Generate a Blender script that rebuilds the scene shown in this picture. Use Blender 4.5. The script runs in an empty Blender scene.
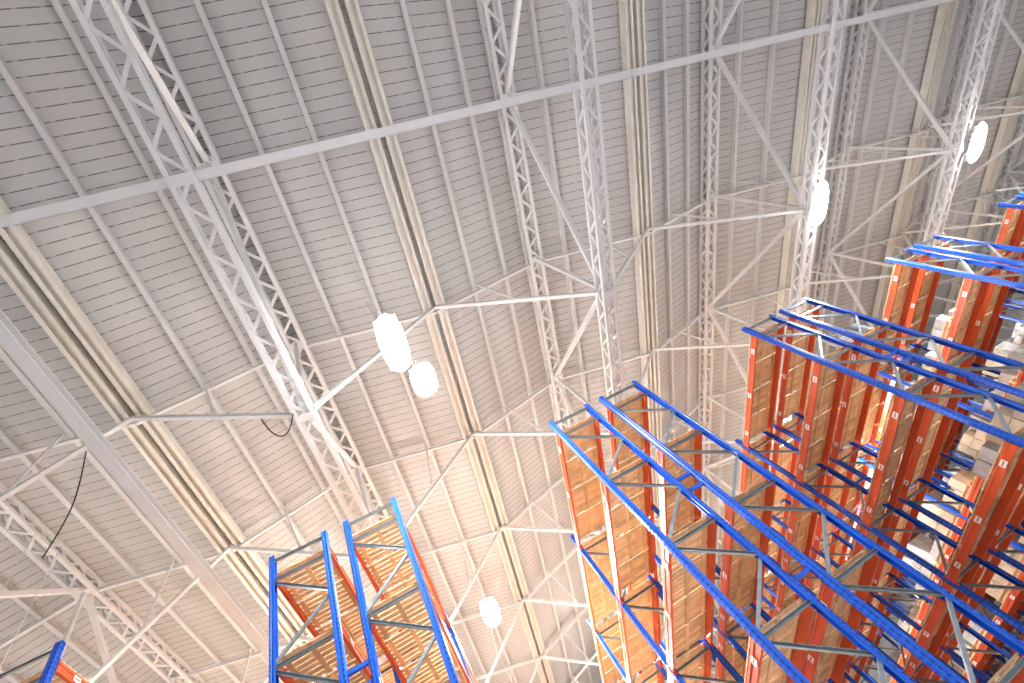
import bpy, math, random
from mathutils import Vector, Matrix
random.seed(4)
S = bpy.context.scene
S.view_settings.view_transform = 'Standard'
CZ = 1.6
# ------------------------------------------------------------ materials
def mat(name, col, rough=0.5, metal=0.0, var=0.0, vscale=3.0, bump=0.0, island=0.0, emis=None, estr=0.0, spec=0.5):
    m = bpy.data.materials.new(name); m.use_nodes = True
    nt = m.node_tree; b = nt.nodes['Principled BSDF']
    b.inputs['Roughness'].default_value = rough
    b.inputs['Metallic'].default_value = metal
    b.inputs['Specular IOR Level'].default_value = spec
    tc = nt.nodes.new('ShaderNodeTexCoord')
    n = nt.nodes.new('ShaderNodeTexNoise'); n.inputs['Scale'].default_value = vscale; n.inputs['Detail'].default_value = 4
    nt.links.new(tc.outputs['Object'], n.inputs['Vector'])
    hsv = nt.nodes.new('ShaderNodeHueSaturation'); hsv.inputs['Color'].default_value = (*col, 1)
    mr = nt.nodes.new('ShaderNodeMapRange'); mr.inputs['From Min'].default_value = .3; mr.inputs['From Max'].default_value = .7
    mr.inputs['To Min'].default_value = 1-var; mr.inputs['To Max'].default_value = 1+var
    nt.links.new(n.outputs['Fac'], mr.inputs['Value'])
    last = mr.outputs['Result']
    if island > 0:
        g = nt.nodes.new('ShaderNodeNewGeometry')
        mr2 = nt.nodes.new('ShaderNodeMapRange'); mr2.inputs['To Min'].default_value = 1-island; mr2.inputs['To Max'].default_value = 1+island
        nt.links.new(g.outputs['Random Per Island'], mr2.inputs['Value'])
        mm = nt.nodes.new('ShaderNodeMath'); mm.operation = 'MULTIPLY'
        nt.links.new(last, mm.inputs[0]); nt.links.new(mr2.outputs['Result'], mm.inputs[1]); last = mm.outputs[0]
    nt.links.new(last, hsv.inputs['Value'])
    nt.links.new(hsv.outputs['Color'], b.inputs['Base Color'])
    if bump > 0:
        bp = nt.nodes.new('ShaderNodeBump'); bp.inputs['Strength'].default_value = bump
        nt.links.new(n.outputs['Fac'], bp.inputs['Height']); nt.links.new(bp.outputs['Normal'], b.inputs['Normal'])
    if emis:
        b.inputs['Emission Color'].default_value = (*emis, 1); b.inputs['Emission Strength'].default_value = estr
        m.cycles.emission_sampling = 'NONE'
    return m

def seam_mat(name, col, dark, axis, pitch, width):
    m = mat(name, col, rough=.55, var=.05, vscale=.6)
    nt = m.node_tree; b = nt.nodes['Principled BSDF']
    base = b.inputs['Base Color'].links[0].from_socket
    tc = nt.nodes.new('ShaderNodeTexCoord'); sp = nt.nodes.new('ShaderNodeSeparateXYZ')
    nt.links.new(tc.outputs['Object'], sp.inputs[0])
    def M(op, a, c):
        x = nt.nodes.new('ShaderNodeMath'); x.operation = op
        for i, v in enumerate((a, c)):
            if v is None: continue
            if isinstance(v, (int, float)): x.inputs[i].default_value = v
            else: nt.links.new(v, x.inputs[i])
        return x.outputs[0]
    f = M('FRACT', M('MULTIPLY', sp.outputs[axis], 1/pitch), None)
    line = M('LESS_THAN', f, width/pitch)
    other = sp.outputs[1-axis] if axis < 2 else sp.outputs[0]
    g = M('FRACT', M('MULTIPLY', other, 1/.42), None)
    dash = M('ADD', M('MULTIPLY', M('LESS_THAN', g, .8), .55), .45)
    k = M('MULTIPLY', line, dash)
    mx = nt.nodes.new('ShaderNodeMix'); mx.data_type = 'RGBA'
    nt.links.new(k, mx.inputs[0]); nt.links.new(base, mx.inputs[6]); mx.inputs[7].default_value = (*dark, 1)
    nt.links.new(mx.outputs[2], b.inputs['Base Color'])
    return m

ROOF = seam_mat('roof_liner_sheet', (.565, .572, .575), (.16, .16, .158), 1, .27, .022)
WALL = seam_mat('wall_sheet', (.7, .7, .69), (.3, .29, .28), 2, .5, .02)
FLOOR = mat('concrete_floor', (.48, .50, .53), .4, var=.1, vscale=.5)
STEEL = mat('white_painted_steel', (.80, .81, .82), .4, var=.04, vscale=2)
PURL = mat('galvanised_white_purlin', (.69, .695, .70), .45, var=.04)
CREAM = mat('cream_gutter_steel', (.77, .74, .67), .5, var=.06)
BLUE = mat('blue_powder_coat', (.010, .10, .58), .32, var=.05)
HOLE = mat('dark_hole', (.006, .012, .05), .8)
GALV = mat('galvanised_brace', (.30, .36, .40), .38, metal=.45, var=.1, vscale=8)
ORANGE = mat('orange_powder_coat', (.62, .090, .022), .36, var=.05)
WOOD = mat('pine_board', (.72, .48, .275), .7, var=.14, vscale=5, bump=.15, island=.2)
LABEL = mat('white_label', (.85, .85, .82), .5)
INK = mat('label_ink', (.5, .04, .03), .6)
CARTON = mat('wrapped_carton', (.50, .40, .29), .35, var=.08, vscale=6, island=.2)
FILM = mat('white_stretch_film', (.50, .49, .47), .25, var=.14, vscale=9, bump=.5, island=.15)
LAMPB = mat('lamp_housing', (.8, .8, .8), .4)
LED = mat('led_lens', (1, 1, 1), .4, emis=(1, 1, .99), estr=80)
BLACK = mat('black_rubber', (.01, .01, .01), .6)

# ------------------------------------------------------------ mesh builder
class MB:
    def __init__(s): s.v = []; s.f = []; s.m = []; s.mats = []
    def mi(s, m):
        if m not in s.mats: s.mats.append(m)
        return s.mats.index(m)
    def hexa(s, pts, m):
        o = len(s.v); s.v += [tuple(p) for p in pts]; k = s.mi(m)
        for q in ((0,3,2,1),(4,5,6,7),(0,1,5,4),(1,2,6,5),(2,3,7,6),(3,0,4,7)):
            s.f.append(tuple(o+i for i in q)); s.m.append(k)
    def box(s, a, b, m):
        x0,y0,z0 = a; x1,y1,z1 = b
        s.hexa([(x0,y0,z0),(x1,y0,z0),(x1,y1,z0),(x0,y1,z0),(x0,y0,z1),(x1,y0,z1),(x1,y1,z1),(x0,y1,z1)], m)
    def bar(s, p, q, w, h, m, up=(0,0,1)):
        p = Vector(p); q = Vector(q); d = (q-p).normalized(); up = Vector(up)
        if abs(d.dot(up)) > .98: up = Vector((0,1,0))
        a = d.cross(up).normalized()*w/2; b = a.cross(d).normalized()*h/2
        s.hexa([p-a-b,p+a-b,p+a+b,p-a+b,q-a-b,q+a-b,q+a+b,q-a+b], m)
    def chan(s, p, q, w, h, m, up=(0,0,1), t=.012):
        p = Vector(p); q = Vector(q); d = (q-p).normalized(); up = Vector(up)
        if abs(d.dot(up)) > .98: up = Vector((0,1,0))
        a = d.cross(up).normalized(); b = a.cross(d).normalized()
        s.bar(p-a*(w/2), q-a*(w/2), t, h, m, up)
        s.bar(p+b*(h/2), q+b*(h/2), w, t, m, up)
        s.bar(p-b*(h/2), q-b*(h/2), w, t, m, up)
    def tube(s, p, q, r, m, n=10):
        p = Vector(p); q = Vector(q); d = (q-p).normalized()
        up = Vector((0,0,1)) if abs(d.z) < .95 else Vector((0,1,0))
        a = d.cross(up).normalized(); b = a.cross(d)
        o = len(s.v); k = s.mi(m)
        for c in (p, q):
            for i in range(n):
                t = 2*math.pi*i/n; s.v.append(tuple(c+a*r*math.cos(t)+b*r*math.sin(t)))
        for i in range(n):
            j = (i+1) % n; s.f.append((o+i,o+j,o+n+j,o+n+i)); s.m.append(k)
        s.f.append(tuple(o+i for i in reversed(range(n)))); s.m.append(k)
        s.f.append(tuple(o+n+i for i in range(n))); s.m.append(k)
    def prism(s, prof, z0, z1, m):
        o = len(s.v); n = len(prof); k = s.mi(m)
        s.v += [(x,y,z0) for x,y in prof] + [(x,y,z1) for x,y in prof]
        for i in range(n):
            j = (i+1) % n; s.f.append((o+i,o+j,o+n+j,o+n+i)); s.m.append(k)
        s.f.append(tuple(o+n+i for i in range(n))); s.m.append(k)
        s.f.append(tuple(o+i for i in reversed(range(n)))); s.m.append(k)
    def obj(s, name, origin=None, parent=None):
        if origin is None: origin = (0,0,0)
        ox,oy,oz = origin
        me = bpy.data.meshes.new(name)
        me.from_pydata([(x-ox,y-oy,z-oz) for x,y,z in s.v], [], s.f)
        for m in s.mats: me.materials.append(m)
        me.polygons.foreach_set('material_index', s.m)
        me.update()
        ob = bpy.data.objects.new(name, me); ob.location = origin
        S.collection.objects.link(ob)
        if parent: ob.parent = parent
        return ob

# ------------------------------------------------------------ hall geometry
BAY = 7.97; XR0 = -1.53                 # ridge lines
J0, J1 = -2, 5
ZV = CZ+13.0; ZR = CZ+14.05; ZB = CZ+9.6
YA, YB = -9.0, 38.0
XA = XR0+(J0-.5)*BAY; XB = XR0+(J1+.5)*BAY
NODE = 4.95; Y0 = .35
KN = range(-1, 8)

rf = MB()
for j in range(J0, J1+1):
    xr = XR0+j*BAY
    for sg in (-1, 1):
        xv = xr+sg*BAY/2
        a, b = (xv, xr) if sg < 0 else (xr, xv)
        za, zb = (ZV, ZR) if sg < 0 else (ZR, ZV)
        rf.hexa([(a,YA,za),(b,YA,zb),(b,YB,zb),(a,YB,za),(a,YA,za+.12),(b,YA,zb+.12),(b,YB,zb+.12),(a,YB,za+.12)], ROOF)
rf.obj('ceiling')
fl = MB(); fl.box((XA,YA,-.2),(XB,YB,0), FLOOR); fl.obj('floor')
for nm, a, b in (('wall_left',(XA-.2,YA,-.2),(XA,YB,ZR+.3)),('wall_right',(XB,YA,-.2),(XB+.2,YB,ZR+.3)),
                 ('wall_front',(XA-.2,YA-.2,-.2),(XB+.2,YA,ZR+.3)),('wall_back',(XA-.2,YB,-.2),(XB+.2,YB+.2,ZR+.3))):
    w = MB(); w.box(a,b,WALL); w.obj(nm)
YI, YJ = YA+.05, YB-.05
# purlins
pu = MB()
for j in range(J0, J1+1):
    xr = XR0+j*BAY
    for sg in (-1, 1):
        for t in (.3, .62):
            x = xr+sg*t*BAY/2; z = ZR+(ZV-ZR)*t
            pu.chan((x,YI,z-.10),(x,YJ,z-.10), .11,.17, PURL)
pu.obj('roof_purlin')
# valley gutters : pair of flanged beams either side of a recessed valley
for j in range(J0, J1):
    x = XR0+(j+.5)*BAY; g = MB(); z = ZV
    for sx in (-1,1):
        for xx in (.09,.33):
            g.box((x+sx*xx-.012,YI,z-.28),(x+sx*xx+.012,YJ,z+.0), CREAM)
        a, b = sorted((x+sx*.07, x+sx*.16)); g.box((a,YI,z-.295),(b,YJ,z-.28), CREAM)
        a, b = sorted((x+sx*.26, x+sx*.35)); g.box((a,YI,z-.295),(b,YJ,z-.28), CREAM)
        a, b = sorted((x+sx*.09, x+sx*.33)); g.box((a,YI,z-.22),(b,YJ,z-.205), CREAM)
    g.obj('valley_gutter')

def lattice(mb, x, z, w, h, pitch, c=.08, l=.06):
    for sx in (-1,1):
        for sz in (-1,1):
            mb.bar((x+sx*w/2,YI,z+sz*h/2),(x+sx*w/2,YJ,z+sz*h/2), c, c, STEEL)
    n = int((YJ-YI)/pitch)
    for i in range(n):
        y0 = YI+i*pitch; y1 = y0+pitch; s = 1 if i%2 else -1
        mb.bar((x-s*w/2,y0,z-h/2),(x+s*w/2,y1,z-h/2), l,.03, STEEL)
        for sx in (-1,1):
            mb.bar((x+sx*w/2,y0,z-s*h/2),(x+sx*w/2,y1,z+s*h/2), .03,l, STEEL)

for j in range(J0, J1+1):
    xr = XR0+j*BAY; t = MB()
    zt = ZR-.32
    lattice(t, xr, ZB, .34, .32, .42)
    lattice(t, xr, zt, .40, .34, .42, .10, .075)
    for k in KN:
        y = Y0+k*NODE
        if YA < y < YB:
            t.bar((xr,y,ZB),(xr,y,zt), .10,.10, STEEL)
            for z in (ZB-.2, zt-.2): t.box((xr-.2,y-.09,z-.01),(xr+.2,y+.09,z+.01), STEEL)
            if k % 2 == 0:
                if y+NODE < YB: t.bar((xr,y,zt-.1),(xr,y+NODE,ZB+.1), .12,.12, STEEL)
            else:
                if y+NODE < YB: t.bar((xr,y,ZB+.1),(xr,y+NODE,zt-.1), .12,.12, STEEL)
    t.obj('roof_truss', (xr,0,ZB))

for k in KN:
    y = Y0+k*NODE
    if not (YA+.3 < y < YB-.3): continue
    t = MB()
    for j in range(J0, J1+1):
        xr = XR0+j*BAY
        if j < J1 and k == 0:
            w = .16
            t.chan((xr+.2,y,ZB),(xr+BAY-.2,y,ZB), w, w, STEEL)
            t.bar((xr+.2,y+w*.5,ZB),(xr+BAY-.2,y+w*.5,ZB), .012, w, STEEL)
        for sg in (-1,1):
            xv = xr+sg*BAY/2
            if xv < XA+.1: xv = XA+.1
            if xv > XB-.1: xv = XB-.1
            t.bar((xr,y+.18,ZR-.36),(xv,y+.18,ZV-.36), .08,.12, STEEL)
            if k != 0:
                t.bar((xr+sg*.2,y,ZB+.05),(xv,y,ZV-.40), .095,.095, STEEL)
                xm = xr+sg*BAY*.25; zm = (ZB+ZV)/2-.12
                t.bar((xm,y,zm),(xr+sg*BAY*.30,y,ZR+(ZV-ZR)*.6-.25), .05,.05, STEEL)
    t.obj('cross_bracing', (0,y,ZB))
g = MB(); g.chan((-4.75,YI,ZB-.25),(-4.75,YJ,ZB-.25), .2,.2, STEEL); g.obj('crane_rail_beam')

# ------------------------------------------------------------ lamps
def roof_z(x):
    t = abs(((x-XR0)/BAY+.5) % 1 - .5)*2
    return ZR+(ZV-ZR)*t
def lamp(x, y, L=1.4, W=.58, z=ZB-.45, power=900, up=.3):
    mb = MB()
    mb.box((x-W/2+.05,y-L/2+.1,z),(x+W/2-.05,y+L/2-.1,z+.08), LAMPB)
    n = 14; NR = 14; prof = []
    for i in range(n+1):
        t = math.pi*i/n; prof.append((math.cos(t)*(W/2-.01), -math.sin(t)*.2))
    o = len(mb.v); k = mb.mi(LED); m = n+1
    for r in range(NR+1):
        u = -1+2*r/NR; u = math.copysign(abs(u)**.7, u)
        s_ = max(.02, (1-abs(u)**3.2))**.5
        mb.v += [(x+a*s_, y+u*(L/2), z+b*s_) for a,b in prof]
    for r in range(NR):
        for i in range(n):
            mb.f.append((o+r*m+i,o+r*m+i+1,o+(r+1)*m+i+1,o+(r+1)*m+i)); mb.m.append(k)
    for i in range(7):
        yy = y-L/2+.2+i*(L-.4)/6; mb.box((x-W/2+.08,yy-.01,z+.08),(x+W/2-.08,yy+.01,z+.16), LAMPB)
    for sy in (-1,1):
        mb.tube((x,y+sy*L*.3,z+.08),(x,y+sy*L*.3,roof_z(x)-.02), .009, STEEL, 6)
    ob = mb.obj('high_bay_lamp', (x,y,z))
    for nm, typ, e, dz in (('down_light','AREA',power,-.22),('side_light','POINT',power*up,-.34)):
        li = bpy.data.lights.new(nm, typ); li.energy = e; li.color = (1,.99,.965)
        if typ == 'AREA': li.shape='RECTANGLE'; li.size=W; li.size_y=L
        else: li.shadow_soft_size = .12
        lo = bpy.data.objects.new(nm, li); lo.location = (0,0,dz); S.collection.objects.link(lo); lo.parent = ob
lamp(.70,4.30, power=640); lamp(1.06,5.42, L=.86, power=310)
for (x,y,p,u) in ((.66,14.3,2000,.5),(14.15,5.0,600,.3),(22.6,5.1,700,.3),(14.15,14.5,1000,.5),(-9,17,2400,.65),(.66,25,2000,.7),(-9,8,420,.3),(31,10,1000,.3),(12,25,1600,.6),(8,-6,110,.3)):  # besides the visible lamps, unseen far ones added to brighten the roof there
    lamp(x, y, power=p, up=u)

# ------------------------------------------------------------ pallet racks
DEPTH = 1.08; GAP = .32; BL = 4.0; NB = 6; TOP = CZ+7.6
LEVELS = [8.9, 7.2, 5.5, 3.8, 2.1]
PROF = [(-.045,-.05),(-.012,-.05),(-.006,-.042),(.006,-.042),(.012,-.05),(.032,-.05),(.047,-.032),(.047,-.014),(.036,-.008),(.036,.008),
        (.047,.014),(.047,.032),(.032,.05),(.012,.05),(.006,.042),(-.006,.042),(-.012,.05),(-.045,.05),(-.045,.04),(.026,.036),(.03,.02),(.03,-.02),(.026,-.036),(-.045,-.04)]
PROF = [(a*1.15-.003, b*1.15) for a,b in PROF]
def post(mb, x, y, sg, holes):
    pr = [(x+sg*a, y+b) for a,b in PROF]
    if sg < 0: pr.reverse()
    mb.prism(pr, .01, TOP, BLUE)
    mb.box((x-.08,y-.08,0),(x+.08,y+.08,.012), BLUE)
    if holes:
        z = 2.0
        while z < TOP-.05:
            mb.box((x+sg*.022-.008,y-.0585,z),(x+sg*.022+.008,y-.0573,z+.04), HOLE)
            for sy in (-1,1):
                xs = x+sg*.0513
                mb.box((min(xs,xs+sg*.001),y+sy*.026-.007,z),(max(xs,xs+sg*.001),y+sy*.026+.007,z+.04), HOLE)
            z += .085
def rack_run(x0, gapw, YR):
    mb = MB(); x1 = x0+DEPTH
    for k in range(NB+1):
        y = YR+k*BL
        post(mb, x0+.05, y, -1, k < 2); post(mb, x1-.05, y, 1, k < 2)
        xa, xb = x0+.06, x1-.06
        z = TOP-.1
        mb.chan((xa,y,z),(xb,y,z), .045,.045, GALV, t=.006)
        z -= .45; s = 1
        while z > 1.0:
            mb.chan((xa,y,z),(xb,y,z), .045,.045, GALV, t=.006)
            for q in range(2):
                z2 = z-.8
                p, r = (xa, xb) if s > 0 else (xb, xa)
                mb.chan((p,y,z-.05),(r,y,z2), .045,.045, GALV, t=.006)
                s = -s; z = z2
            z -= .05
    for k in range(NB):
        ya = YR+k*BL+.062; yb = YR+(k+1)*BL-.062
        for zl in LEVELS:
            for xf, sg in ((x0+.04,-1),(x1-.04,1)):
                mb.box((xf-.025,ya,zl-.15),(xf+.025,yb,zl), ORANGE)
                mb.box((xf+sg*.03-.006,ya,zl-.045),(xf+sg*.03+.006,yb,zl-.02), ORANGE)
                for yy, e in ((ya,1),(yb,-1)):
                    ya_, yb_ = sorted((yy, yy+e*.012))
                    mb.box((xf-.035,ya_,zl-.21),(xf+.035,yb_,zl+.04), ORANGE)
                for fr in (.12,.5,.86):
                    yc = ya+(yb-ya)*fr; xs = xf+sg*.037
                    mb.box((xs-.001,yc-.08,zl-.125),(xs+.001,yc+.08,zl-.03), LABEL)
                    mb.box((xs-.0015+sg*.001,yc-.06,zl-.085),(xs+.0015+sg*.001,yc+.06,zl-.065), INK)
            npan = 4; pw = (yb-ya-.06)/npan
            for p in range(npan):
                py = ya+.03+p*pw
                for xs in (x0+.10, (x0+x1)/2-.04, x1-.18):
                    mb.box((xs,py+.02,zl+.001),(xs+.08,py+pw-.02,zl+.022), WOOD)
                n = 7; sw = (pw-.05)/n
                for i in range(n):
                    yy = py+.025+i*sw
                    mb.box((x0+.02,yy+gapw/2,zl+.022),(x1-.02,yy+sw-gapw/2,zl+.042), WOOD)
    return mb
def loads(mb, x0, dens, YR, mx):
    for k in range(NB):
        ya = YR+k*BL+.1
        for zl in LEVELS[1:]:
            for p in range(3):
                if random.random() > dens: continue
                yc = ya+.65+p*1.27; xc = x0+DEPTH/2; z = zl+.043
                for xs in (-.42,0,.42):
                    mb.box((xc+xs-.05,yc-.55,z),(xc+xs+.05,yc+.55,z+.1), WOOD)
                mb.box((xc-.5,yc-.56,z+.1),(xc+.5,yc+.56,z+.125), WOOD)
                z += .125; h = random.choice((.2,.24,.3)); nl = random.randint(1,mx)
                M_ = random.choice((FILM,FILM,CARTON))
                for l in range(nl):
                    for a in range(3):
                        for b in range(3):
                            if l == nl-1 and random.random() < .2: continue
                            j = random.uniform(-.012,.012)
                            mb.box((xc-.48+a*.325+j,yc-.54+b*.365+j,z+.003),(xc-.18+a*.325+j,yc-.20+b*.365+j,z+h), M_)
                    z += h
LX = [-8.5,-2.92,3.2,9.26,15.3,21.4,27.4]
for i, L in enumerate(LX):
    YR = 6.5 if i == 0 else 6.85
    for r in (0,1):
        x0 = L+r*(DEPTH+GAP)
        mb = rack_run(x0, .035 if i < 2 else .014, YR)
        if r == 0:
            for k in range(NB+1):
                for zz in (TOP-2.9, 6.0, 4.0, 1.5):
                    y = YR+k*BL
                    mb.box((x0+DEPTH,y-.03,zz-.03),(x0+DEPTH+GAP,y+.03,zz+.03), BLUE)
        mb.obj('pallet_rack', (x0,YR,0))
        if i >= 4 or (i == 3 and r == 1):
            lb = MB(); loads(lb, x0, .5 if i >= 4 else .3, YR, 3 if i >= 4 else 2); lb.obj('wrapped_carton_stack', (x0,YR,0))

# ------------------------------------------------------------ hanging cables
def cable(pts, name='hanging_cable'):
    cu = bpy.data.curves.new(name,'CURVE'); cu.dimensions='3D'; cu.bevel_depth=.013
    sp = cu.splines.new('NURBS'); sp.points.add(len(pts)-1)
    for p, c in zip(sp.points, pts): p.co = (*c,1)
    sp.use_endpoint_u = True; sp.order_u = 3
    cu.materials.append(BLACK)
    ob = bpy.data.objects.new(name, cu); S.collection.objects.link(ob)
cable([(-1.7,5.1,ZB-.15),(-1.85,5.3,ZB-.7),(-2.2,5.25,ZB-.5),(-2.3,5.0,ZB-.1)])
cable([(-6.0,5.1,ZB+1.7),(-6.2,5.6,ZB+1.0),(-6.6,6.0,ZB+.5),(-6.9,6.2,ZB+.15)])

# ------------------------------------------------------------ world / camera
w = bpy.data.worlds.new('world'); S.world = w; w.use_nodes = True
w.node_tree.nodes['Background'].inputs[0].default_value = (.8,.85,.9,1)
w.node_tree.nodes['Background'].inputs[1].default_value = .5
cam = bpy.data.cameras.new('camera'); co = bpy.data.objects.new('camera', cam); S.collection.objects.link(co)
F = 460.0
Zp = Vector((-242,206.5,-F)).normalized()
E = Vector((1350,557.5,-F)); E = (E-Zp*E.dot(Zp)).normalized()
B = Zp.cross(E)
R = Matrix((E,B,Zp))
co.matrix_world = Matrix.Translation((0,0,CZ)) @ R.to_4x4()
cam.sensor_width = 36; cam.lens = 36*F/1024; cam.clip_start=.05; cam.clip_end=300
S.camera = co
print('verts', sum(len(o.data.vertices) for o in S.objects if o.type=='MESH'))
